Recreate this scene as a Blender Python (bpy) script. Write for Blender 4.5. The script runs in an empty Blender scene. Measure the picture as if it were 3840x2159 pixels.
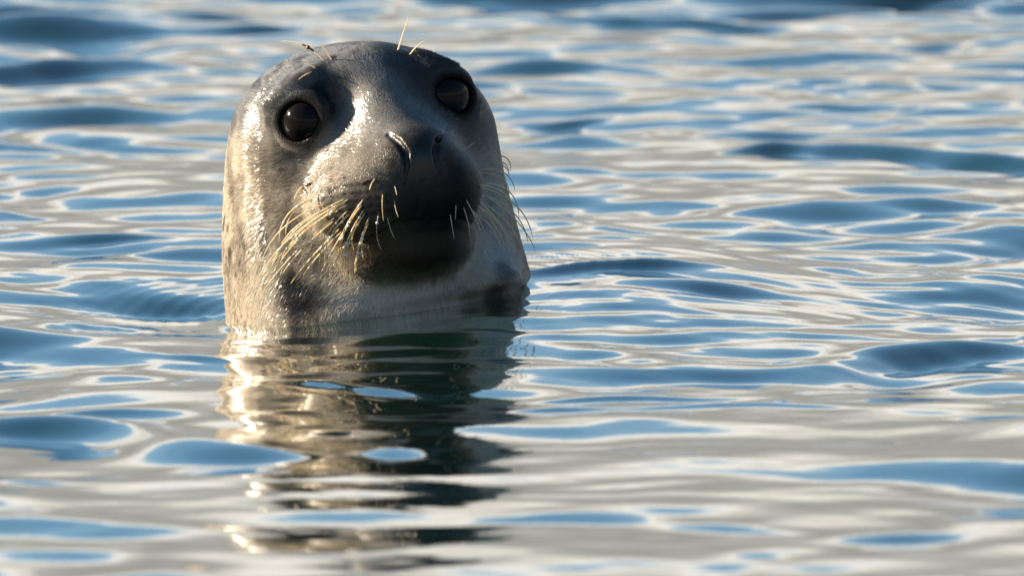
import bpy, bmesh, math, random
import numpy as np
from mathutils import Vector

SC = bpy.context.scene
COL = SC.collection
R = math.radians

# ---------------------------------------------------------------- camera
PITCH = R(6.5)
DIST = 12.0
S = 1.0 / 3840.0                       # metres per photograph pixel at the seal
TGT = np.array([0.0, 0.0, 0.0159])
AX = np.array([1.0, 0.0, 0.0])
UP = np.array([0.0, math.sin(PITCH), math.cos(PITCH)])
BK = np.array([0.0, -math.cos(PITCH), math.sin(PITCH)])    # towards the camera
cam_d = bpy.data.cameras.new('camera')
cam = bpy.data.objects.new('camera', cam_d); COL.objects.link(cam)
cam.location = Vector(TGT + BK * DIST)
cam.rotation_euler = (math.pi / 2 - PITCH, 0, 0)
cam_d.sensor_width = 36.0
cam_d.lens = 36.0 * DIST / 1.0
cam_d.clip_start = 0.1
cam_d.clip_end = 20000
cam_d.dof.use_dof = True
cam_d.dof.focus_distance = DIST - 0.10
cam_d.dof.aperture_fstop = 9.0
SC.camera = cam

# ---------------------------------------------------------------- sky and sun
SUN_AZ = R(105)     # degrees round to the left from the direction of the camera
SUN_EL = R(20)
sun_dir = Vector((-math.sin(SUN_AZ) * math.cos(SUN_EL), -math.cos(SUN_AZ) * math.cos(SUN_EL), math.sin(SUN_EL)))
sun_d = bpy.data.lights.new('sun', 'SUN')
sun_d.energy = 5.0
sun_d.angle = R(0.6)
sun_d.color = (1.0, 0.84, 0.62)
sun = bpy.data.objects.new('sun', sun_d); COL.objects.link(sun)
sun.rotation_euler = sun_dir.to_track_quat('Z', 'Y').to_euler()
sun.location = (-4, 0, 4)

world = bpy.data.worlds.new('World'); SC.world = world
world.use_nodes = True
wn, wl = world.node_tree.nodes, world.node_tree.links
wn.clear()
w_out = wn.new('ShaderNodeOutputWorld')
w_bg = wn.new('ShaderNodeBackground'); w_bg.inputs['Strength'].default_value = 0.056
sky = wn.new('ShaderNodeTexSky'); sky.sky_type = 'NISHITA'; sky.sun_disc = False
sky.sun_elevation = SUN_EL
sky.sun_rotation = math.atan2(sun_dir.x, sun_dir.y)
sky.air_density = 1.0; sky.dust_density = 0.6; sky.ozone_density = 2.0
tc = wn.new('ShaderNodeTexCoord')
sep = wn.new('ShaderNodeSeparateXYZ'); wl.new(tc.outputs['Generated'], sep.inputs[0])
# a bank of grey cloud along the horizon with a bright upper edge, clear blue above it
nz = wn.new('ShaderNodeTexNoise'); nz.inputs['Scale'].default_value = 5.0; nz.inputs['Detail'].default_value = 5.0
nz.inputs['Roughness'].default_value = 0.5
mp = wn.new('ShaderNodeMapping'); mp.inputs['Scale'].default_value = (1, 1, 2.6)
wl.new(tc.outputs['Generated'], mp.inputs['Vector']); wl.new(mp.outputs[0], nz.inputs['Vector'])
m1 = wn.new('ShaderNodeMath'); m1.operation = 'SUBTRACT'; wl.new(nz.outputs['Fac'], m1.inputs[0]); m1.inputs[1].default_value = 0.5
m2 = wn.new('ShaderNodeMath'); m2.operation = 'MULTIPLY_ADD'; wl.new(m1.outputs[0], m2.inputs[0]); m2.inputs[1].default_value = 0.16
wl.new(sep.outputs['Z'], m2.inputs[2])
ramp_c = wn.new('ShaderNodeValToRGB'); wl.new(m2.outputs[0], ramp_c.inputs[0])
cr = ramp_c.color_ramp
cr.elements[0].position = 0.0; cr.elements[0].color = (0.76, 0.74, 0.67, 1)
cr.elements[1].position = 0.14; cr.elements[1].color = (0.80, 0.78, 0.71, 1)
e = cr.elements.new(0.19); e.color = (1.85, 1.76, 1.58, 1)
e = cr.elements.new(0.26); e.color = (2.0, 1.92, 1.75, 1)
ramp_a = wn.new('ShaderNodeValToRGB'); wl.new(m2.outputs[0], ramp_a.inputs[0])
cr = ramp_a.color_ramp
cr.elements[0].position = 0.205; cr.elements[0].color = (1, 1, 1, 1)
cr.elements[1].position = 0.265; cr.elements[1].color = (.17, .17, .17, 1)
e = cr.elements.new(0.42); e.color = (.08, .08, .08, 1)
e = cr.elements.new(0.8); e.color = (.04, .04, .04, 1)
CLOUD_GAIN = 3.45
sc_ = wn.new('ShaderNodeVectorMath'); sc_.operation = 'SCALE'; sc_.inputs['Scale'].default_value = CLOUD_GAIN
wl.new(ramp_c.outputs[0], sc_.inputs[0])
# layers within the low cloud
nz2 = wn.new('ShaderNodeTexNoise'); nz2.inputs['Scale'].default_value = 2.2; nz2.inputs['Detail'].default_value = 6.0
mp2w = wn.new('ShaderNodeMapping'); mp2w.inputs['Scale'].default_value = (1.6, 1.6, 22.0)
wl.new(tc.outputs['Generated'], mp2w.inputs['Vector']); wl.new(mp2w.outputs[0], nz2.inputs['Vector'])
mr = wn.new('ShaderNodeMapRange'); mr.inputs['From Min'].default_value = 0.3; mr.inputs['From Max'].default_value = 0.7
mr.inputs['To Min'].default_value = CLOUD_GAIN * 0.76; mr.inputs['To Max'].default_value = CLOUD_GAIN * 1.26
wl.new(nz2.outputs['Fac'], mr.inputs['Value']); wl.new(mr.outputs[0], sc_.inputs['Scale'])
hs = wn.new('ShaderNodeHueSaturation'); hs.inputs['Saturation'].default_value = 1.33; hs.inputs['Value'].default_value = 1.0; hs.inputs['Hue'].default_value = 0.486
wl.new(sky.outputs[0], hs.inputs['Color'])
mixw = wn.new('ShaderNodeMix'); mixw.data_type = 'RGBA'
wl.new(ramp_a.outputs[0], mixw.inputs['Factor'])
wl.new(hs.outputs[0], mixw.inputs['A']); wl.new(sc_.outputs[0], mixw.inputs['B'])
wl.new(mixw.outputs['Result'], w_bg.inputs['Color']); wl.new(w_bg.outputs[0], w_out.inputs['Surface'])

SC.view_settings.view_transform = 'Standard'
SC.view_settings.look = 'None'
SC.view_settings.exposure = 1.5
SC.view_settings.gamma = 1.0
SC.view_settings.use_curve_mapping = False
SC.cycles.max_bounces = 8
SC.cycles.caustics_reflective = False
SC.cycles.caustics_refractive = False

# ---------------------------------------------------------------- helpers
def to_world(P):
    P = np.asarray(P, dtype=np.float64)
    u, v, w = P[..., 0:1], P[..., 1:2], P[..., 2:3]
    return TGT + S * ((u - 1920) * AX + (1079.5 - v) * UP + w * BK)

def on_water(px, py):
    """point of the still water that a telephoto view of this pitch sees at (px, py)"""
    d = -BK * DIST + S * ((px - 1920) * AX + (1079.5 - py) * UP)
    o = TGT + BK * DIST
    t = -o[2] / d[2]
    return o + d * t

def new_mat(name):
    m = bpy.data.materials.new(name); m.use_nodes = True
    nt = m.node_tree; nt.nodes.clear()
    out = nt.nodes.new('ShaderNodeOutputMaterial')
    b = nt.nodes.new('ShaderNodeBsdfPrincipled')
    nt.links.new(b.outputs[0], out.inputs['Surface'])
    return m, nt, b

def mesh_obj(name, verts, faces, mat, parent=None, smooth=True):
    me = bpy.data.meshes.new(name)
    verts = np.asarray(verts, dtype=np.float32)
    faces = np.asarray(faces, dtype=np.int32)
    me.vertices.add(len(verts)); me.vertices.foreach_set('co', verts.ravel())
    n, k = faces.shape
    me.loops.add(n * k); me.loops.foreach_set('vertex_index', faces.ravel())
    me.polygons.add(n); me.polygons.foreach_set('loop_start', np.arange(0, n * k, k, dtype=np.int32))
    me.update(calc_edges=True); me.validate()
    if smooth:
        me.polygons.foreach_set('use_smooth', np.ones(len(me.polygons), dtype=bool))
    me.materials.append(mat)
    o = bpy.data.objects.new(name, me); COL.objects.link(o)
    if parent is not None: o.parent = parent
    return o

# ---------------------------------------------------------------- water
rng = np.random.default_rng(11)

def axis(dense, far, grow=1.16):
    """coordinates: list of (limit, step) outward from zero, then geometric growth"""
    out = []; x = 0.0
    for lim, st in dense:
        while x < lim - 1e-9:
            x += st; out.append(x)
    while x < far:
        st *= grow; x += st; out.append(x)
    return np.array(out)
xp = axis([(0.62, 0.005), (1.6, 0.012)], 4000)
xs = np.concatenate([-xp[::-1], [0.0], xp])
yb = axis([(0.5, 0.005), (3.2, 0.0075), (5.0, 0.015)], 6000)
yf = axis([(0.6, 0.005), (2.6, 0.0065), (4.0, 0.015)], 4000)
ys = np.concatenate([-yf[::-1], [0.0], yb])
X, Y = np.meshgrid(xs, ys)
SX = np.gradient(xs)[None, :]; SY = np.gradient(ys)[:, None]
H = np.zeros_like(X)

wr = np.random.default_rng(4)
XW, YW = X.copy(), Y.copy()
for _ in range(9):
    lam = wr.uniform(.16, .7); th = wr.uniform(0, math.pi); k_ = 2 * math.pi / lam
    arg = k_ * (np.cos(th) * X + np.sin(th) * Y)
    fd = np.clip(lam / (4 * SX) - 1, 0, 1) * np.clip(lam / (4 * SY) - 1, 0, 1)
    XW += 0.045 * lam * np.sin(arg + wr.uniform(0, 6)) * fd
    YW += 0.075 * lam * np.sin(arg + wr.uniform(0, 6)) * fd

def wavelet(x0, y0, sx, sy, slope, skew=0.0):
    """a smooth wave whose front slope, tilted up to slope, is centred on x0, y0"""
    mx = np.abs(xs - x0) < 4 * sx + 0.05; my = np.abs(ys - y0) < 4.2 * sy + abs(skew) * 4 * sx
    if not mx.any() or not my.any(): return
    ix = np.ix_(my, mx)
    dx = XW[ix] - x0; u = (YW[ix] - y0 - skew * dx) / sy
    H[ix] += slope * sy * u * np.exp(-0.5 * u * u) * np.exp(-0.5 * (dx / sx) ** 2)

def gauss(x0, y0, sx, sy, h, rot=0.0):
    c, s_ = math.cos(rot), math.sin(rot)
    dx, dy = X - x0, Y - y0
    a, b = (c * dx + s_ * dy) / sx, (-s_ * dx + c * dy) / sy
    H[...] += h * np.exp(-0.5 * (a * a + b * b))

K = 3840 / 2575.0
# waves met around the seal: (place, half width, half depth, steepness, skew)
WAVES = [
 (180,150,250,34,1.4,0),(250,238,280,24,1.3,0),(120,345,240,20,1.1,0),(430,375,130,20,1.0,0),(90,397,200,13,1,0),
 (600,95,110,12,1,0),(620,165,110,17,1,0),(150,20,200,15,1.2,0),(450,12,160,12,1.1,0),(1120,42,270,26,1.3,-.1),(980,95,60,9,.9,0),
 (750,6,200,9,1,0),(1400,8,260,11,1.1,0),(2300,30,260,22,1.0,0),(1990,92,160,15,1.0,0),(2160,84,230,22,.95,0),(2520,66,140,16,.9,0),
 (1600,117,200,15,1.1,-.2),(1740,105,60,11,1,-.2),(1470,217,210,20,1.25,-.1),(1350,272,120,9,.9,0),
 (2050,192,200,12,1,-.2),(2330,160,110,11,1,.1),(1960,270,80,7,1,.2),(2280,268,50,7,1,0),(2140,302,40,5,.9,0),(1930,308,50,4,.8,0),
 (1400,330,70,9,.9,.2),(1590,375,70,11,.8,.4),(2130,350,150,9,1,0),(1900,410,110,14,1.15,.3),(2230,420,190,19,1.2,-.1),
 (1450,487,150,11,1,0),(1750,565,70,6,.9,0),(2270,590,290,30,1.15,.1),(2490,555,150,26,1.1,.1),(1420,585,80,9,.9,0),
 (1960,722,340,24,1.05,-.05),(1700,770,160,15,1.2,.1),(2490,750,200,26,1.05,.3),(2000,795,60,6,.8,0),(1790,860,70,6,.9,.1),(1600,890,100,9,1,.1),
 (2420,908,240,20,1.1,.05),(2130,925,250,18,.75,.1),(1750,912,230,12,.95,.05),(2550,840,40,8,.9,0),(1440,985,120,8,.8,0),(1350,1040,110,9,.8,0),
 (2100,1115,60,5,.75,0),(2200,1275,130,10,.8,0),(2350,1345,200,14,.85,.1),(1950,1402,100,11,.8,0),(2480,1080,120,9,.7,0),
 (40,487,60,9,1,0),(220,497,70,11,1,.1),(180,547,90,5,.8,0),(120,573,160,5,.8,0),(70,610,100,9,1,0),(350,690,190,22,1.25,0),
 (120,806,150,14,1.3,-.1),(280,955,110,8,.85,0),(310,1062,190,16,.95,.1),(230,1125,250,22,1.2,0),(600,1128,120,16,1.0,0),
 (60,1190,90,9,.8,0),(1075,1112,80,11,.85,-.1),(300,1385,180,22,.85,.1),(720,1430,180,13,.9,0),(40,1330,100,9,.7,0),(890,962,110,11,.85,.05),
 (520,900,70,6,.7,0),(1700,1040,160,8,.6,0),(1500,1230,200,10,.5,0),(1250,1330,200,10,.5,0),(1700,1330,200,11,.55,0),
]
BASE_SLOPE = 0.19
for cx, cy, hw, hh, st, sk in WAVES:
    p = on_water(cx * K, cy * K)
    wavelet(p[0], p[1], hw * K * S * 0.80, hh * K * S / math.sin(PITCH) * 0.80, BASE_SLOPE * st * (1.22 if cy < 450 else 0.62 if cy > 1180 else 0.95 if cy > 1000 else 1.0), sk / math.sin(PITCH) * 0.25)
# the same kind of waves all round, beyond the part seen
for _ in range(420):
    x0 = rng.uniform(-3.5, 3.5); y0 = rng.uniform(-5, 8)
    if -0.62 < x0 < 0.62 and -2.4 < y0 < 3.0: continue
    wavelet(x0, y0, rng.uniform(.05, .2), rng.uniform(.05, .14), BASE_SLOPE * rng.uniform(.6, 1.4), rng.uniform(-.4, .4))
# broad swell and small wind ripples
def spectrum(n, l0, l1, slope_rms, dir0, spread, fade=None):
    a = slope_rms * math.sqrt(2.0 / n)
    acc = np.zeros_like(H)
    for _ in range(n):
        lam = math.exp(rng.uniform(math.log(l0), math.log(l1)))
        th = dir0 + rng.normal(0, spread); k = 2 * math.pi / lam
        ph = rng.uniform(0, 2 * math.pi)
        kx, ky = k * math.cos(th), k * math.sin(th)
        att = np.clip(lam / (3.5 * SX) - 1, 0, 1) * np.clip(lam / (3.5 * SY) - 1, 0, 1)
        acc += (a / k) * np.sin(kx * X + ky * Y + ph) * att
    if fade is not None: acc *= fade
    H[...] += acc
spectrum(14, 0.5, 1.4, 0.012, R(80), 0.6)
spectrum(34, 0.11, 0.40, 0.047, R(88), 0.52, np.clip((Y + 3.0) / 2.4, 0.55, 1))
patch = 0.5 + 0.5 * np.sin(3.1 * X + 1.3 * Y + 0.6) * np.sin(1.9 * Y - 1.1 * X + 2.0)
spectrum(40, 0.035, 0.12, 0.040, R(88), 0.45, np.clip(patch * 1.3 - .1, 0.12, 1) * np.clip((Y + 1.7) / 1.5, 0.35, 1))
spectrum(44, 0.055, 0.15, 0.042, R(88), 0.6, np.clip((Y + 1.2) / 1.0, 0.15, 1))
spectrum(12, 8.0, 60.0, 0.008, R(80), 0.7)
spectrum(24, 0.019, 0.05, 0.030, R(88), 0.5, np.exp(-(Y / 0.55) ** 2) * np.clip(1.5 * (1 - patch) - .2, 0.1, 1))
ring_m = np.exp(-((np.sqrt((X + 0.134) ** 2 + (Y - 0.02) ** 2) - 0.17) / 0.06) ** 2)
cen_w = np.exp(-0.5 * (((X + 0.134) / 0.26) ** 2 + ((Y - 0.0) / 0.22) ** 2))
wt = ring_m * (np.abs(SX) * np.abs(SY))
Hm = (H * wt).sum() / wt.sum()
H -= 0.65 * cen_w * (H - Hm)             # the head stills the water round it
H -= Hm * 1.0
# the swell that runs up the neck: trough on one side, a raised lip on the other
NX, NY = (1405 - 1920) * S, 0.02
gauss(NX - 0.17, NY - 0.05, 0.13, 0.16, -0.026)
pr = on_water(2080, 1045)
gauss(NX + 0.22, NY + 0.06, 0.14, 0.24, 0.027)
pl_ = on_water(2270, 1040)
gauss(pl_[0], NY + 0.05, 0.070, 0.0095, 0.0095, R(27))
# fine rings running out from the neck
rr = np.sqrt(((X - NX) / 1.0) ** 2 + ((Y - NY)) ** 2)
ang = np.arctan2(Y - NY, X - NX)
ring = np.exp(-((rr - 0.21) / 0.09) ** 2) * (0.35 + 0.65 * np.clip(np.cos(ang - R(45)), 0, 1) ** 2 + 0.6 * np.clip(np.cos(ang - R(165)), 0, 1) ** 2 - 0.25)
H += 0.00055 * ring * np.sin(2 * math.pi * rr / 0.018 + 1.2 * np.sin(3 * ang))
# the water creeps up the fur
NRM = np.sqrt(((X - NX) / 0.150) ** 2 + ((Y - NY) / 0.130) ** 2)
H += 0.004 * np.exp(-np.clip(NRM - 1.0, 0, None) * 12)

nxn, nyn = len(xs), len(ys)
Vw = np.stack([X, Y, H], -1).reshape(-1, 3)
ii = np.arange(nxn * nyn).reshape(nyn, nxn)
Fw = np.stack([ii[:-1, :-1], ii[:-1, 1:], ii[1:, 1:], ii[1:, :-1]], -1).reshape(-1, 4)
wm, nt, b = new_mat('sea_water')
b.inputs['Base Color'].default_value = (0.005, 0.026, 0.020, 1)
b.inputs['Roughness'].default_value = 0.6
b.inputs['Specular IOR Level'].default_value = 0.0
tcw = nt.nodes.new('ShaderNodeTexCoord')
nw = nt.nodes.new('ShaderNodeTexNoise'); nw.inputs['Scale'].default_value = 70; nw.inputs['Detail'].default_value = 3
nt.links.new(tcw.outputs['Object'], nw.inputs['Vector'])
bw = nt.nodes.new('ShaderNodeBump'); bw.inputs['Strength'].default_value = 0.06; bw.inputs['Distance'].default_value = 0.002
nt.links.new(nw.outputs['Fac'], bw.inputs['Height']); nt.links.new(bw.outputs[0], b.inputs['Normal'])
gl = nt.nodes.new('ShaderNodeBsdfGlossy'); gl.inputs['Roughness'].default_value = 0.03; gl.inputs['Color'].default_value = (1, 1, 1, 1)
ms = nt.nodes.new('ShaderNodeMixShader'); lw = nt.nodes.new('ShaderNodeLayerWeight'); lw.inputs['Blend'].default_value = 0.5
pw = nt.nodes.new('ShaderNodeMath'); pw.operation = 'POWER'; pw.inputs[1].default_value = 1.3
nt.links.new(lw.outputs['Facing'], pw.inputs[0]); nt.links.new(bw.outputs[0], lw.inputs['Normal'])
nt.links.new(pw.outputs[0], ms.inputs[0])
nt.links.new(bw.outputs[0], gl.inputs['Normal'])
nt.links.new(b.outputs[0], ms.inputs[1]); nt.links.new(gl.outputs[0], ms.inputs[2])
nt.links.new(ms.outputs[0], [n_ for n_ in nt.nodes if n_.type == 'OUTPUT_MATERIAL'][0].inputs['Surface'])
water = mesh_obj('water', Vw, Fw, wm)
water['kind'] = 'structure'; water['label'] = 'rippled blue and silver sea water reflecting cloud and sky'; water['category'] = 'water'

# ---------------------------------------------------------------- seal: shape as a distance field (photograph pixels, w towards camera)
def ell(P, c, r, rot=0.0):
    u, v, w = P[..., 0] - c[0], P[..., 1] - c[1], P[..., 2] - c[2]
    if rot:
        cs, sn = math.cos(rot), math.sin(rot)
        u, v = cs * u + sn * v, -sn * u + cs * v
    a, b_, c_ = u / r[0], v / r[1], w / r[2]
    k0 = np.sqrt(a * a + b_ * b_ + c_ * c_) + 1e-6
    k1 = np.sqrt((a / r[0]) ** 2 + (b_ / r[1]) ** 2 + (c_ / r[2]) ** 2) + 1e-9
    return k0 * (k0 - 1) / k1
def cone(P, a, b_, ra, rb):
    a = np.asarray(a, float); d = np.asarray(b_, float) - a
    q = P - a.astype(P.dtype)
    t = np.clip((q @ d.astype(P.dtype)) / (d @ d), 0, 1)
    return np.sqrt(((q - t[..., None] * d.astype(P.dtype)) ** 2).sum(-1)) - (ra + (rb - ra) * t)
def smin(a, b_, k):
    h = np.clip(k - np.abs(a - b_), 0, None) / k
    return np.minimum(a, b_) - h * h * k * 0.25
def smax(a, b_, k): return -smin(-a, -b_, k)
def polyline(P, pts, radii):
    d = None
    for (a, b_), (ra, rb) in zip(zip(pts[:-1], pts[1:]), zip(radii[:-1], radii[1:])):
        c = cone(P, a, b_, ra, rb)
        d = c if d is None else np.minimum(d, c)
    return d

NV = [400, 500, 700, 900, 1000, 1200, 1500, 2200]
NCX = [1355, 1358, 1369, 1392, 1407, 1440, 1470, 1500]
NHW = [485, 495, 530, 560, 573, 592, 610, 560]
def f_base(P):
    u, v, w = P[..., 0], P[..., 1], P[..., 2]
    cran = ell(P, (1362, 522, -60), (500, 366, 470))
    cx = np.interp(v, NV, NCX); hw = np.interp(v, NV, NHW)
    neck = (np.sqrt(((u - cx) / hw) ** 2 + ((w + 80) / (hw * 0.86)) ** 2) - 1) * hw * 0.9
    neck = smax(neck, 520 - v, 120)
    neck = smax(neck, v - 2100, 300)
    d = smin(cran, neck, 60)
    # forehead, bridge of the snout, muzzle
    d = smin(d, cone(P, (1400, 430, 170), (1550, 640, 520), 240, 165), 110)
    d = smin(d, ell(P, (1492, 735, 420), (298, 222, 300)), 100)
    d = smin(d, ell(P, (1362, 782, 480), (195, 130, 185), 0.1), 70)        # whisker pads
    d = smin(d, ell(P, (1655, 706, 490), (146, 140, 195), -0.1), 65)
    d = smin(d, ell(P, (1570, 600, 600), (120, 105, 115)), 70)              # nose
    d = smin(d, ell(P, (1528, 932, 385), (242, 124, 262), -0.14), 75)       # lower jaw
    d = smin(d, ell(P, (1570, 1090, 235), (370, 70, 215), -0.16), 100)       # throat fold
    # hollows beside the bridge
    d = smax(d, -ell(P, (1262, 395, 500), (85, 150, 130), 0.5), 70)
    d = smax(d, -ell(P, (1625, 345, 475), (75, 150, 150), -0.75), 80)
    # brows
    d = smin(d, ell(P, (1110, 345, 285), (120, 45, 65), -0.55), 80)
    d = smin(d, ell(P, (1650, 255, 225), (110, 36, 60), 0.45), 70)
    return d

def front(u, v, f=f_base, w0=950, w1=-350):
    ws = np.arange(w0, w1, -4.0)
    P = np.stack([np.full_like(ws, u), np.full_like(ws, v), ws], -1)
    d = f(P)
    i = int(np.argmax(d < 0))
    if d[i] >= 0: return w1
    if i == 0: return w0
    return ws[i - 1] + (ws[i] - ws[i - 1]) * d[i - 1] / (d[i - 1] - d[i])
def grad(f, P, e=2.0):
    g = np.stack([f(P + np.array(o_) * e) - f(P - np.array(o_) * e) for o_ in ((1., 0, 0), (0, 1., 0), (0, 0, 1.))], -1)
    return g / (np.linalg.norm(g, axis=-1, keepdims=True) + 1e-9)
def surf(u, v, lift=0.0):
    return np.array([u, v, front(u, v) + lift])

# eyes: (place, looking direction u v w)
EYES = [((1143, 462), (-0.52, 0.02, 0.85)), ((1682, 364), (0.55, 0.0, 0.83))]
ER = 104.0
EYE_C = []
for (eu, ev), n in EYES:
    n = np.array(n) / np.linalg.norm(n)
    c = surf(eu, ev) - n * 66 + np.array([0, 0, 0.0])
    c[0], c[1] = eu - n[0] * 40, ev - n[1] * 40
    EYE_C.append((c, n))

def curve_on(pts, lift): return [surf(a, b_, lift) for a, b_ in pts]
NOSTRIL_L = curve_on([(1462, 512), (1498, 540), (1528, 582), (1533, 635), (1524, 690)], -3)
NOSTRIL_R = curve_on([(1668, 500), (1645, 535), (1636, 580), (1645, 625), (1656, 655)], -3)
MOUTH = curve_on([(1215, 868), (1275, 893), (1345, 900), (1414, 892), (1455, 862), (1490, 840), (1560, 832), (1640, 830), (1720, 824), (1762, 838), (1800, 850)], -6)
PHIL = curve_on([(1590, 690), (1575, 760), (1560, 826)], 4)

def f_seal(P):
    d = f_base(P)
    for c, n in EYE_C:
        q = P - c
        t = q @ n
        rad = np.sqrt(np.clip((q * q).sum(-1) - t * t, 0, None))
        ea, eb = (1.0, -0.32) if n[0] < 0 else (1.0, 0.25)
        sa = np.array([ea, eb, 0.0]); sa = sa - n * (sa @ n); sa /= np.linalg.norm(sa)
        sb = np.cross(n, sa)
        qa, qb = q @ sa, q @ sb
        rad = 90 * np.sqrt((qa / 104) ** 2 + (qb / 79) ** 2)
        lid = np.sqrt((rad - 90) ** 2 + (t - 47) ** 2) - 20
        d = smin(d, lid, 62)
        d = smax(d, -(np.sqrt((q * q).sum(-1)) - (ER + 1.5)), 8)
    d = smax(d, -polyline(P, NOSTRIL_L, [9, 13, 12, 9, 4]), 9)
    d = smax(d, -polyline(P, NOSTRIL_R, [7, 12, 12, 8, 4]), 9)
    d = smax(d, -polyline(P, MOUTH, [3, 8, 10, 10, 9, 8, 8, 8, 8, 6, 2]), 12)
    d = smax(d, -polyline(P, PHIL, [4, 6, 6]), 16)
    return d

def surface_nets(f, lo, hi, h):
    n = [int(math.ceil((hi[i] - lo[i]) / (4 * h))) * 4 + 1 for i in range(3)]
    ax = [lo[i] + h * np.arange(n[i]) for i in range(3)]
    co = np.stack(np.meshgrid(*[a[::4] for a in ax], indexing='ij'), -1)
    Fc = f(co)
    near = np.abs(Fc) < 9 * h
    cell = np.zeros_like(near)
    cell |= near
    F = np.repeat(np.repeat(np.repeat(Fc, 4, 0), 4, 1), 4, 2)[:n[0], :n[1], :n[2]].astype(np.float64)
    Mk = np.repeat(np.repeat(np.repeat(cell, 4, 0), 4, 1), 4, 2)[:n[0], :n[1], :n[2]]
    # shift so that every coarse sample covers the block centred on it
    F = np.roll(F, (-2, -2, -2), (0, 1, 2)); Mk = np.roll(Mk, (-2, -2, -2), (0, 1, 2))
    idx = np.argwhere(Mk)
    pts = np.stack([ax[i][idx[:, i]] for i in range(3)], -1)
    vals = np.concatenate([f(c) for c in np.array_split(pts, max(1, len(pts) // 400000))])
    F[idx[:, 0], idx[:, 1], idx[:, 2]] = vals
    F[[0, -1]] = np.abs(F[[0, -1]]) + 1; F[:, [0, -1]] = np.abs(F[:, [0, -1]]) + 1; F[:, :, [0, -1]] = np.abs(F[:, :, [0, -1]]) + 1
    neg = F < 0
    cs = np.zeros([k - 1 for k in n], dtype=np.int8)
    for dx in (0, 1):
        for dy in (0, 1):
            for dz in (0, 1):
                cs += neg[dx:n[0] - 1 + dx, dy:n[1] - 1 + dy, dz:n[2] - 1 + dz]
    act = (cs > 0) & (cs < 8)
    ai = np.argwhere(act)
    vid = np.full(act.shape, -1, dtype=np.int64); vid[act] = np.arange(len(ai))
    V = np.array(lo) + h * (ai + 0.5)
    faces = []
    for a in range(3):
        b_, c = (a + 1) % 3, (a + 2) % 3
        s0 = [slice(None)] * 3; s1 = [slice(None)] * 3
        s0[a] = slice(0, -1); s1[a] = slice(1, None)
        N0, N1 = neg[tuple(s0)], neg[tuple(s1)]
        ch = np.argwhere(N0 != N1)
        ch = ch[(ch[:, b_] > 0) & (ch[:, c] > 0) & (ch[:, b_] < n[b_] - 1) & (ch[:, c] < n[c] - 1)]
        flip = N0[ch[:, 0], ch[:, 1], ch[:, 2]]
        q = []
        for ob, oc in ((-1, -1), (0, -1), (0, 0), (-1, 0)):
            k = ch.copy(); k[:, b_] += ob; k[:, c] += oc
            q.append(vid[k[:, 0], k[:, 1], k[:, 2]])
        q = np.stack(q, -1)
        q[~flip] = q[~flip][:, ::-1]
        faces.append(q)
    Fq = np.concatenate(faces)
    Fq = Fq[(Fq >= 0).all(1)]
    return V, Fq

SV, SF = surface_nets(f_seal, (760, 120, -600), (2120, 2200, 880), 7.0)
for it in range(4):
    g = grad(f_seal, SV, 1.5)
    SV = SV - g * np.clip(f_seal(SV), -6, 6)[:, None] * 0.8
    if it == 1:      # relax along the surface
        acc = np.zeros_like(SV); cnt = np.zeros(len(SV))
        for i in range(4):
            for j in (1, 3):
                np.add.at(acc, SF[:, i], SV[SF[:, (i + j) % 4]]); np.add.at(cnt, SF[:, i], 1)
        lap = acc / np.maximum(cnt, 1)[:, None] - SV
        g = grad(f_seal, SV, 1.5)
        SV = SV + 0.6 * (lap - g * (lap * g).sum(1)[:, None])
SN = grad(f_seal, SV, 2.0)

_hr = np.random.default_rng(77)
HASH = _hr.random((64, 64, 64))
def vnoise(Q):
    i = np.floor(Q).astype(int); f = Q - i; f = f * f * (3 - 2 * f)
    out = 0
    for a in (0, 1):
        for b_ in (0, 1):
            for c in (0, 1):
                wgt = (f[:, 0] if a else 1 - f[:, 0]) * (f[:, 1] if b_ else 1 - f[:, 1]) * (f[:, 2] if c else 1 - f[:, 2])
                out = out + wgt * HASH[(i[:, 0] + a) % 64, (i[:, 1] + b_) % 64, (i[:, 2] + c) % 64]
    return out

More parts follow.
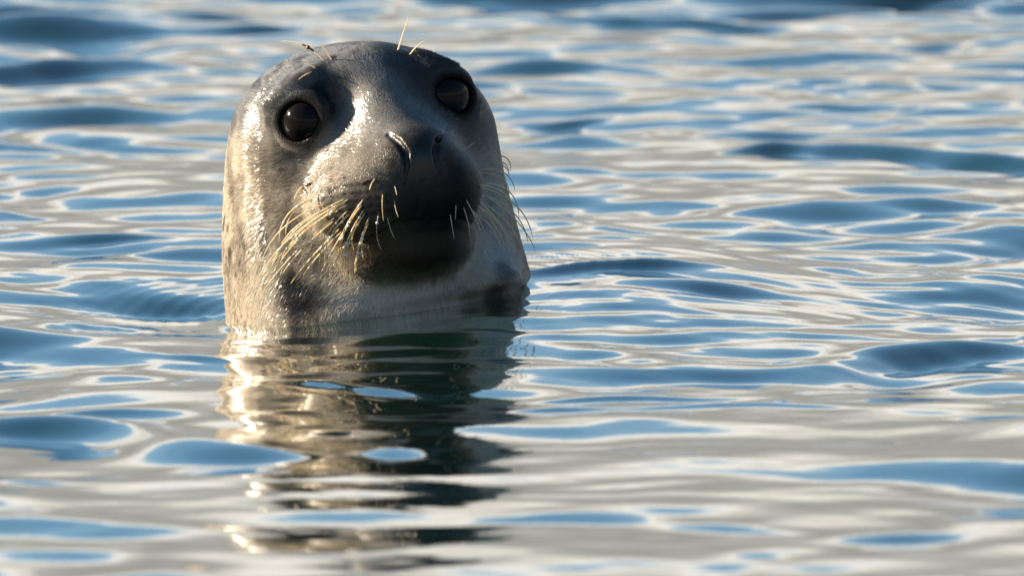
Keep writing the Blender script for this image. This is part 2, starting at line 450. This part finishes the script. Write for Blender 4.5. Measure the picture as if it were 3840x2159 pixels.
# pelage: base tones, natural markings, painted light and shade, held on the skin
def tone(P, N):
    n = len(P)
    u, v, w = P[:, 0], P[:, 1], P[:, 2]
    def g(cu, cv, ru, rv, cw=None, rw=None, rot=0.0, hard=False):
        du, dv = u - cu, v - cv
        if rot:
            du, dv = math.cos(rot) * du + math.sin(rot) * dv, -math.sin(rot) * du + math.cos(rot) * dv
        e_ = (du / ru) ** 2 + (dv / rv) ** 2
        if cw is None: cw = front(cu, cv); rw = max(ru, rv) * 1.5
        e_ = e_ + ((w - cw) / rw) ** 2
        if hard: e_ = 0.5 * e_ * e_
        return np.exp(-0.5 * e_)
    def sm(x, a, b_):
        t = np.clip((x - a) / (b_ - a), 0, 1); return t * t * (3 - 2 * t)
    C = np.tile(np.array([0.21, 0.205, 0.20]), (n, 1))
    def mix(col, k):
        nonlocal C
        k = np.clip(k, 0, 1)[:, None]; C = C * (1 - k) + np.array(col) * k
    mix((0.80, 0.69, 0.53), sm(v - 0.08 * w, 400, 660))           # creamy cheeks and throat
    mix((0.33, 0.33, 0.325), sm(-v, -420, -250) * (1 - 0.9 * sm(u, 1390, 1490)))  # forehead paler on the sun side only, lit half painted in
    mix((0.36, 0.36, 0.355), sm(-v, -230, -170))                     # grey crown
    # grey flank beyond the bridge, darkened and blued to paint its shade
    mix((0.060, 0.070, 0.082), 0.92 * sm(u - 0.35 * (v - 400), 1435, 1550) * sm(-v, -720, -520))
    # natural mottling of the coat, drawn out along the lie of the hair
    q1 = P * np.array([1 / 42., 1 / 75., 1 / 55.]); q2 = P * np.array([1 / 17., 1 / 30., 1 / 22.])
    mot = 0.65 * vnoise(q1) + 0.35 * vnoise(q2 + 9.3)
    mix((0.22, 0.17, 0.125), 0.6 * sm(mot, .54, .72) * sm(v, 430, 640))
    mix((0.07, 0.07, 0.075), 0.7 * sm(mot, .50, .68) * (1 - sm(v, 430, 640)))
    mix((0.05, 0.043, 0.04), 0.8 * sm(0.5 * vnoise(q1 * 0.8 + 31) + 0.5 * vnoise(q1 * 1.7 + 5), .66, .76) * sm(v, 450, 700))
    # dark muzzle, painted darker still as its shaded side, and chin
    mix((0.014, 0.014, 0.015), 1.4 * g(1635, 735, 140, 155, 640, 200))
    mix((0.062, 0.048, 0.037), 1.25 * g(1575, 935, 175, 80, 640, 220))
    mix((0.19, 0.158, 0.12), 0.8 * g(1365, 845, 105, 75, 620, 170))
    mix((0.10, 0.075, 0.05), 0.95 * g(1360, 945, 130, 60, 600, 150))
    mix((0.48, 0.46, 0.42), 0.9 * g(1395, 450, 85, 170, 430, 220, -0.5))  # sunlit sparkle of the bridge painted as paler fur
    mix((0.42, 0.38, 0.31), 0.8 * g(1220, 650, 80, 90, 430, 150))  # sun highlight on the left snout painted pale
    mix((0.11, 0.085, 0.06), 0.9 * g(1310, 900, 80, 45, 560, 140))
    # dark fur round the eyes, and brow shadow painted into the left socket
    mix((0.018, 0.018, 0.021), 1.4 * g(1215, 400, 65, 100, rot=0.5))
    mix((0.12, 0.12, 0.12), 0.85 * g(1075, 595, 42, 62, rot=-0.3))
    mix((0.05, 0.055, 0.065), 0.9 * g(1640, 320, 80, 90))
    mix((0.06, 0.07, 0.085), 0.9 * g(1790, 480, 40, 80))
    mix((0.92, 0.90, 0.86), 0.95 * g(1560, 1115, 330, 42, 420, 160))
    mix((0.82, 0.82, 0.80), 0.95 * g(1865, 930, 60, 90, 300, 160))
    mix((0.52, 0.53, 0.54), 0.95 * g(1850, 690, 55, 130, 180, 160))
    mix((0.50, 0.51, 0.52), 0.9 * g(1672, 515, 150, 24, 430, 260, rot=0.76))
    # spots
    for (cu, cv, r1, r2, k) in [(1000, 680, 22, 34, .5), (1020, 770, 20, 30, .55), (1060, 690, 18, 26, .5), (965, 760, 14, 40, .4), (1110, 840, 20, 34, .6), (1040, 880, 16, 40, .45),
                                (895, 820, 12, 46, .45), (880, 720, 10, 40, .5), (1000, 860, 20, 34, .5), (870, 1120, 12, 40, .45), (960, 900, 14, 40, .4), (925, 1000, 14, 44, .5), (985, 980, 14, 36, .35), (905, 1090, 14, 40, .3), (1010, 600, 20, 26, .4)]:
        mix((0.20, 0.15, 0.11), k * g(cu, cv, r1, r2, hard=True))
    for (cu, cv, r1, r2, k) in [(1145, 1130, 60, 66, 1), (1105, 1075, 42, 50, 1), (1200, 1080, 40, 22, .7), (1090, 1000, 30, 45, .55), (1240, 1130, 30, 30, .4),
                                (1850, 1090, 40, 40, .8), (1880, 1010, 30, 40, .6), (1760, 1100, 30, 25, .5), (1080, 830, 28, 50, .5), (1045, 760, 22, 30, .35),
                                (915, 910, 22, 60, .4), (905, 720, 18, 50, .4), (870, 620, 12, 50, .5), (980, 640, 25, 30, .3), (860, 980, 14, 60, .4), (930, 440, 14, 30, .5),
                                (1480, 1205, 90, 14, .6)]:
        mix((0.03, 0.026, 0.026), k * g(cu, cv, r1, r2, hard=True))
    mix((0.018, 0.018, 0.020), 1.2 * g(1565, 600, 85, 95, 690, 90))
    mix((0.014, 0.014, 0.015), 1.0 * g(1640, 740, 130, 110, 640, 160))  # muzzle darkened again, deepening its painted shade
    wet = np.clip(1 - 1.1 * g(1610, 780, 190, 200, 640, 200) - 0.6 * g(1640, 330, 110, 110), 0.12, 1)
    for q in FOLLICLES: mix((0.02, 0.017, 0.014), 0.95 * g(q[0], q[1], 8.5, 7, q[2], 16))
    pat = 0.5 + 0.25 * np.sin(u * .021 + 1.1 + .8 * np.sin(v * .013)) + 0.25 * np.sin(v * .019 + w * .011 + .7 * np.sin(u * .017))
    wet = wet * np.clip(0.10 + 0.4 * pat + 0.9 * g(1210, 615, 70, 85) + 0.8 * g(1350, 640, 60, 35) + .7 * g(1380, 440, 70, 120) + .5 * g(1130, 270, 150, 80) + 0.6 * g(935, 490, 45, 80) + 0.4 * g(1040, 730, 30, 110) + .4 * g(1030, 1050, 40, 50), 0, 1)
    for c, n_ in EYE_C: wet = wet * (0.06 + 0.94 * sm(np.linalg.norm(P - c, axis=1), ER + 20, ER + 40))
    for c, n_ in EYE_C: mix((0.012, 0.011, 0.011), 1 - sm(np.linalg.norm(P - c, axis=1), ER + 12, ER + 36))
    wet = np.maximum(wet, 0.5 * g(1575, 600, 80, 90, 700, 90))
    return np.concatenate([C * np.array([0.61, 0.61, 0.62]), wet[:, None]], 1)

FOLLICLES = []
_fr = random.Random(8)
for row in range(5):
    for k in range(9):
        fu = 1225 + 26 * k + 9 * row + _fr.uniform(-5, 5); fv = 715 + 27 * row - 4 * k + _fr.uniform(-4, 4)
        FOLLICLES.append(surf(fu, fv))
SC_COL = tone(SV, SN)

sm_, nt, b = new_mat('wet_fur_skin')
at = nt.nodes.new('ShaderNodeAttribute'); at.attribute_name = 'tone'
tcs = nt.nodes.new('ShaderNodeTexCoord')
n1 = nt.nodes.new('ShaderNodeTexNoise'); n1.inputs['Scale'].default_value = 45; n1.inputs['Detail'].default_value = 4
mpn = nt.nodes.new('ShaderNodeMapping'); mpn.inputs['Scale'].default_value = (1, 1, 0.5)
nt.links.new(tcs.outputs['Object'], mpn.inputs[0]); nt.links.new(mpn.outputs[0], n1.inputs['Vector'])
rp = nt.nodes.new('ShaderNodeValToRGB'); rp.color_ramp.elements[0].position = .40; rp.color_ramp.elements[0].color = (.55, .52, .48, 1)
rp.color_ramp.elements[1].position = .56; rp.color_ramp.elements[1].color = (1.05, 1.05, 1.05, 1)
nt.links.new(n1.outputs['Fac'], rp.inputs[0])
mx = nt.nodes.new('ShaderNodeMix'); mx.data_type = 'RGBA'; mx.blend_type = 'MULTIPLY'; mx.inputs['Factor'].default_value = 1.0
nt.links.new(at.outputs['Color'], mx.inputs['A']); nt.links.new(rp.outputs[0], mx.inputs['B'])
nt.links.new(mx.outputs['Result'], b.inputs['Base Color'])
b.inputs['Roughness'].default_value = 0.42
sp_ = nt.nodes.new('ShaderNodeMath'); sp_.operation = 'MULTIPLY_ADD'; sp_.inputs[1].default_value = 0.32; sp_.inputs[2].default_value = 0.04
nt.links.new(at.outputs['Alpha'], sp_.inputs[0]); nt.links.new(sp_.outputs[0], b.inputs['Specular IOR Level'])
cw_ = nt.nodes.new('ShaderNodeMath'); cw_.operation = 'MULTIPLY'; cw_.inputs[1].default_value = 1.0
nt.links.new(at.outputs['Alpha'], cw_.inputs[0]); nt.links.new(cw_.outputs[0], b.inputs['Coat Weight'])
b.inputs['Coat Roughness'].default_value = 0.22
n2 = nt.nodes.new('ShaderNodeTexNoise'); n2.inputs['Scale'].default_value = 700; n2.inputs['Detail'].default_value = 2
mp2 = nt.nodes.new('ShaderNodeMapping'); mp2.inputs['Scale'].default_value = (1, 1, 0.35)
nt.links.new(tcs.outputs['Object'], mp2.inputs[0]); nt.links.new(mp2.outputs[0], n2.inputs['Vector'])
bs = nt.nodes.new('ShaderNodeBump'); bs.inputs['Strength'].default_value = 0.5; bs.inputs['Distance'].default_value = 0.0012
nt.links.new(n2.outputs['Fac'], bs.inputs['Height'])
nt.links.new(bs.outputs[0], b.inputs['Normal']); nt.links.new(bs.outputs[0], b.inputs['Coat Normal'])

seal = mesh_obj('seal', to_world(SV), SF, sm_)
seal['label'] = 'wet mottled grey seal with dark muzzle raising its head from the water'
seal['category'] = 'seal'
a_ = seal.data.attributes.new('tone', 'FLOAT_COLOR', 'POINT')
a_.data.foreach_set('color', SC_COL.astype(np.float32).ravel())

# eyes
em, nt, b = new_mat('dark_eye')
b.inputs['Base Color'].default_value = (0.006, 0.004, 0.0035, 1)
b.inputs['Roughness'].default_value = 0.09
b.inputs['IOR'].default_value = 1.24
for c, n in EYE_C:
    bm = bmesh.new(); bmesh.ops.create_uvsphere(bm, u_segments=48, v_segments=32, radius=ER * S)
    me = bpy.data.meshes.new('eye'); bm.to_mesh(me); bm.free()
    me.polygons.foreach_set('use_smooth', np.ones(len(me.polygons), dtype=bool)); me.materials.append(em)
    o = bpy.data.objects.new('eye', me); COL.objects.link(o); o.parent = seal
    o.location = Vector(to_world(c).ravel())

# ---------------------------------------------------------------- whiskers
wmat, nt, b = new_mat('whisker')
b.inputs['Base Color'].default_value = (0.92, 0.82, 0.60, 1)
b.inputs['Roughness'].default_value = 0.3
trn = nt.nodes.new('ShaderNodeBsdfTranslucent'); trn.inputs['Color'].default_value = (0.95, 0.84, 0.60, 1)
mxs = nt.nodes.new('ShaderNodeMixShader'); mxs.inputs[0].default_value = 0.45
nt.links.new(b.outputs[0], mxs.inputs[1]); nt.links.new(trn.outputs[0], mxs.inputs[2])
nt.links.new(mxs.outputs[0], [n_ for n_ in nt.nodes if n_.type == 'OUTPUT_MATERIAL'][0].inputs['Surface'])
dmat, nt, b = new_mat('water_bead')
b.inputs['Base Color'].default_value = (0.9, 0.9, 0.9, 1); b.inputs['Roughness'].default_value = 0.05
b.inputs['IOR'].default_value = 1.33

def tube(pts, radii, sides=6):
    pts = np.asarray(pts, float); n = len(pts)
    T = np.gradient(pts, axis=0); T /= np.linalg.norm(T, axis=1)[:, None] + 1e-12
    ref = np.array([0.3, 0.2, 0.93]); V = []; F = []
    A = np.cross(T, ref); A /= np.linalg.norm(A, axis=1)[:, None]; B = np.cross(T, A)
    for i in range(n):
        for k in range(sides):
            t = 2 * math.pi * k / sides
            V.append(pts[i] + radii[i] * (math.cos(t) * A[i] + math.sin(t) * B[i]))
    for i in range(n - 1):
        for k in range(sides):
            k2 = (k + 1) % sides
            F.append((i * sides + k, i * sides + k2, (i + 1) * sides + k2, (i + 1) * sides + k))
    return V, F

def quad_curve(p0, pm, p1, n=16):
    """smooth curve through three points"""
    p0, pm, p1 = map(np.asarray, (p0, pm, p1))
    l0 = np.linalg.norm(pm - p0); l1 = np.linalg.norm(p1 - pm); tm = l0 / (l0 + l1)
    c = (pm - (1 - tm) ** 2 * p0 - tm ** 2 * p1) / (2 * tm * (1 - tm))
    t = np.linspace(0, 1, n)[:, None]
    return (1 - t) ** 2 * p0 + 2 * t * (1 - t) * c + t * t * p1

LEFT_W = [((1345,740),(1160,845),(964,1064)),((1316,745),(1120,865),(1031,994)),((1234,764),(1080,851),(995,972)),((1215,730),(1094,803),(1056,909)),
 ((1147,697),(1122,722),(1109,750)),((1321,788),(1244,871),(1208,984)),((1273,813),(1128,938),(1000,1088)),((1350,788),(1263,929),(1210,1030)),
 ((1287,856),(1196,946),(1099,1064)),((1382,779),(1309,914),(1297,1035)),((1396,817),(1355,919),(1338,1025)),((1382,738),(1292,885),(1278,955)),
 ((1432,791),(1420,868),(1437,939)),((1459,809),(1470,859),(1488,899)),((1443,724),(1441,778),(1446,832)),((1484,742),(1490,786),(1500,818)),
 ((1484,692),(1490,715),(1495,737)),((1396,809),(1366,908),(1372,975)),((1421,670),(1403,692),(1394,719)),((1356,832),(1329,895),(1336,939)),
 ((1290,770),(1180,850),(1075,950)),((1260,790),(1150,880),(1060,985))]
RIGHT_W = [((1807,637),(1893,651),(1932,719)),((1807,689),(1910,723),(1945,827)),((1812,732),(1936,827),(2010,947)),((1800,705),(1936,775),(1997,896)),
 ((1835,590),(1905,600),(1915,645)),((1830,618),(1890,625),(1911,655)),((1738,576),(1760,556),(1783,541)),((1790,775),(1850,820),(1885,896)),
 ((1747,749),(1780,810),(1807,879)),((1738,775),(1758,840),(1764,896)),((1712,766),(1712,800),(1710,827)),((1798,758),(1880,850),(1923,947)),
 ((1690,800),(1700,860),(1706,900)),((1770,790),(1810,850),(1825,930))]
BROW_W = [((1222,238),(1150,178),(1052,160)),((1250,236),(1226,198),(1199,167)),((1194,266),(1170,252),(1142,244)),((1196,272),(1160,282),(1125,305)),
 ((1492,200),(1512,135),(1531,72)),((1535,217),(1562,184),(1596,158))]

bead_rng = random.Random(5)
CURVES = []
def whisker(p0, pm, p1, r0, r1, forward=0.0, sag=0.0, beads=0):
    a = surf(*p0, -10)
    def depth(q, k):
        base = front(*q)
        return max(base + 14, a[2] - k)
    L = math.hypot(p1[0] - p0[0], p1[1] - p0[1])
    m = np.array([pm[0], pm[1], depth(pm, 0.12 * L - forward)])
    e_ = np.array([p1[0], p1[1], depth(p1, 0.45 * L - forward)])
    if front(*p1) <= -340: e_[2] = a[2] - 0.45 * L
    if front(*pm) <= -340: m[2] = a[2] - 0.15 * L
    if L < 100: m[2] = a[2] + 22; e_[2] = a[2] + 40
    c = quad_curve(a, m, e_)
    for k in range(2, len(c) if L >= 100 else 0):
        fl = front(c[k, 0], c[k, 1])
        if fl > -340: c[k, 2] = max(c[k, 2], fl + 12 + 34 * min(1, k / 8))
    for _ in range(6 if L >= 100 else 0): c[2:-1, 2] = (c[1:-2, 2] + 2 * c[2:-1, 2] + c[3:, 2]) / 4
    CURVES.append(c)
    tt = np.linspace(0, 1, len(c)); rad = (r0 + (r1 - r0) * tt ** 1.5) * np.clip((1.06 - tt) * 6, 0.25, 1) * S
    V, F = tube(to_world(c), rad)
    o = mesh_obj('whisker', V, F, wmat, seal)
    for k in range(beads):
        t = bead_rng.uniform(.15, .85); q = c[int(t * (len(c) - 1))]
        bm = bmesh.new(); bmesh.ops.create_icosphere(bm, subdivisions=2, radius=bead_rng.uniform(3.0, 6.0) * S)
        me = bpy.data.meshes.new('water_bead'); bm.to_mesh(me); bm.free()
        me.polygons.foreach_set('use_smooth', np.ones(len(me.polygons), dtype=bool)); me.materials.append(dmat)
        d_ = bpy.data.objects.new('water_bead', me); COL.objects.link(d_); d_.parent = o
        d_.location = Vector(to_world(q + np.array([0, 4, 2])).ravel())
    return o
_wr = random.Random(21)
LONG = [t for t in LEFT_W if math.hypot(t[2][0] - t[0][0], t[2][1] - t[0][1]) > 190]
for t in LONG[:11]:
    dx, dy = _wr.uniform(-14, 22), _wr.uniform(10, 26); k = _wr.uniform(.72, .95)
    mv = lambda p, f_: (t[0][0] + dx + (p[0] - t[0][0]) * k * f_, t[0][1] + dy + (p[1] - t[0][1]) * k * f_)
    LEFT_W.append((mv(t[0], 1), mv(t[1], 1.03), mv(t[2], 1)))
for t in LEFT_W: whisker(*t, *((2.3, 1.8) if t[0][0] < 1425 else (1.3, 0.9)), 24, beads=3 if abs(t[0][1] - t[2][1]) > 120 else 0)
for t in [t for t in RIGHT_W if t[2][0] > 1860]:
    dx, dy = _wr.uniform(-12, 4), _wr.uniform(8, 30); k = _wr.uniform(.75, .95)
    RIGHT_W.append(tuple((t[0][0] + dx + (p[0] - t[0][0]) * k, t[0][1] + dy + (p[1] - t[0][1]) * k * 1.08) for p in t))
for t in RIGHT_W: whisker(*t, *((2.8, 1.5) if t[2][0] > 1860 else (1.7, 1.0)), 10)
for t in BROW_W: whisker(*t, 3.0, 1.2, 60)

# ---------------------------------------------------------------- short wet fur
def build_fur(N=300000):
    tri = np.concatenate([SF[:, [0, 1, 2]], SF[:, [0, 2, 3]]])
    keep = SV[tri].mean(1)[:, 1] < 1400
    tri = tri[keep]
    A, B, C = SV[tri[:, 0]], SV[tri[:, 1]], SV[tri[:, 2]]
    area = np.linalg.norm(np.cross(B - A, C - A), axis=1)
    cen = (A + B + C) / 3
    wgt = area * np.where(cen[:, 2] > -150, 1.0, 0.25)
    # bare skin: eyelids' inner rim, nostrils
    for c, n in EYE_C: wgt *= (np.linalg.norm(cen - c, axis=1) > ER + 32)
    wgt *= np.linalg.norm((cen - np.array([1575, 600, 690])) / np.array([85, 100, 90]), axis=1) > 1
    for p in NOSTRIL_L + NOSTRIL_R: wgt *= (np.linalg.norm(cen - p, axis=1) > 26)
    r = np.random.default_rng(3)
    i = r.choice(len(tri), N, p=wgt / wgt.sum())
    s1 = np.sqrt(r.random(N)); s2 = r.random(N)
    P = (1 - s1)[:, None] * A[i] + (s1 * (1 - s2))[:, None] * B[i] + (s1 * s2)[:, None] * C[i]
    Nn = grad(f_seal, P, 2.0)
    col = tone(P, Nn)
    nose = np.array([1588, 600, 760])
    away = P - nose; away /= np.linalg.norm(away, axis=1)[:, None]
    down = np.array([0.05, 1.0, -0.1])
    kdown = np.clip((P[:, 1] - 550) / 450, 0, 1)[:, None] * np.clip((300 - P[:, 2]) / 300 + 0.3, 0, 1)[:, None]
    D = away * (1 - kdown) + down * kdown
    # clumps swirl the lie of the coat a little
    D += 0.22 * np.stack([np.sin(P[:, 1] * .05 + P[:, 2] * .03), np.sin(P[:, 0] * .06 + P[:, 2] * .02), np.sin(P[:, 0] * .04 + P[:, 1] * .045)], -1)
    D += r.normal(0, .09, D.shape)
    D -= Nn * (D * Nn).sum(1)[:, None]; D /= np.linalg.norm(D, axis=1)[:, None] + 1e-9
    dn = np.linalg.norm(P - nose, axis=1)
    Lh = np.clip(dn / 500, 0.35, 1.0) * r.uniform(20, 40, N)
    lift = r.uniform(.03, .13, N)[:, None]
    side = np.cross(D, Nn)
    roll = r.normal(0, .17, N)[:, None]
    side = side * np.cos(roll) + Nn * np.sin(roll)
    wd = r.uniform(0.6, 1.25, N)[:, None] * np.clip(dn / 500, .5, 1.0)[:, None]
    Lh = Lh[:, None]
    root = P - Nn * 1.0
    mid = P + D * Lh * 0.42 + Nn * (1.2 + lift * Lh * 0.45)
    tip = P + D * Lh + Nn * (0.4 + lift * Lh * 0.55)
    V = np.stack([root, mid - side * wd, tip, mid + side * wd], 1).reshape(-1, 3)
    F = np.arange(4 * N).reshape(N, 4)
    fm, nt, b = new_mat('fur_strands')
    at = nt.nodes.new('ShaderNodeAttribute'); at.attribute_name = 'tone'
    nt.links.new(at.outputs['Color'], b.inputs['Base Color'])
    b.inputs['Roughness'].default_value = 0.36
    b.inputs['Specular IOR Level'].default_value = 0.09
    cw_ = nt.nodes.new('ShaderNodeMath'); cw_.operation = 'MULTIPLY'; cw_.inputs[1].default_value = 0.9
    nt.links.new(at.outputs['Alpha'], cw_.inputs[0]); nt.links.new(cw_.outputs[0], b.inputs['Coat Weight'])
    b.inputs['Coat Roughness'].default_value = 0.2
    b.inputs['Sheen Weight'].default_value = 0.0; b.inputs['Sheen Roughness'].default_value = 0.35
    o = mesh_obj('fur', to_world(V), F, fm, seal, smooth=False)
    ca = o.data.attributes.new('tone', 'FLOAT_COLOR', 'POINT')
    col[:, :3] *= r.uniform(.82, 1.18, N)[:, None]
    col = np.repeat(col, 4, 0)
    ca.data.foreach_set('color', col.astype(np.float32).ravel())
    o['kind'] = 'stuff'
    return o
build_fur()

# ---------------------------------------------------------------- scraps of weed caught on the seal
kmat, nt, b = new_mat('brown_weed')
b.inputs['Base Color'].default_value = (0.10, 0.035, 0.012, 1); b.inputs['Roughness'].default_value = 0.35
def weed(pts, r, lift, label, blob=None):
    c = np.array([surf(a, b_, lift) for a, b_ in pts]) if lift is not None else np.array(pts)
    t = np.linspace(0, len(c) - 1, 5 * len(c)); c = np.stack([np.interp(t, np.arange(len(c)), c[:, k]) for k in range(3)], -1)
    rad = np.full(len(c), r) * (0.6 + 0.4 * np.sin(np.linspace(0.3, 2.8, len(c))))
    if blob is not None: rad = rad + blob[1] * np.exp(-((np.arange(len(c)) / len(c) - blob[0]) / 0.07) ** 2)
    V, F = tube(to_world(c), rad * S)
    o = mesh_obj('seaweed_scrap', V, F, kmat)
    o['label'] = label; o['category'] = 'seaweed'
    return o
weed([(1149, 700), (1176, 686), (1230, 674), (1298, 670)], 3.0, 6, 'thin brown seaweed strand lying across the sunlit side of the snout', (0.22, 6))
weed([(1362, 695), (1376, 688), (1392, 680)], 4.0, 5, 'small orange brown seaweed scrap on the dark whisker pad')
_bc = CURVES[-len(BROW_W)]
weed(_bc[4:9], 4.5, None, 'tiny brown seed of weed stuck on the long brow whisker', (0.5, 5))
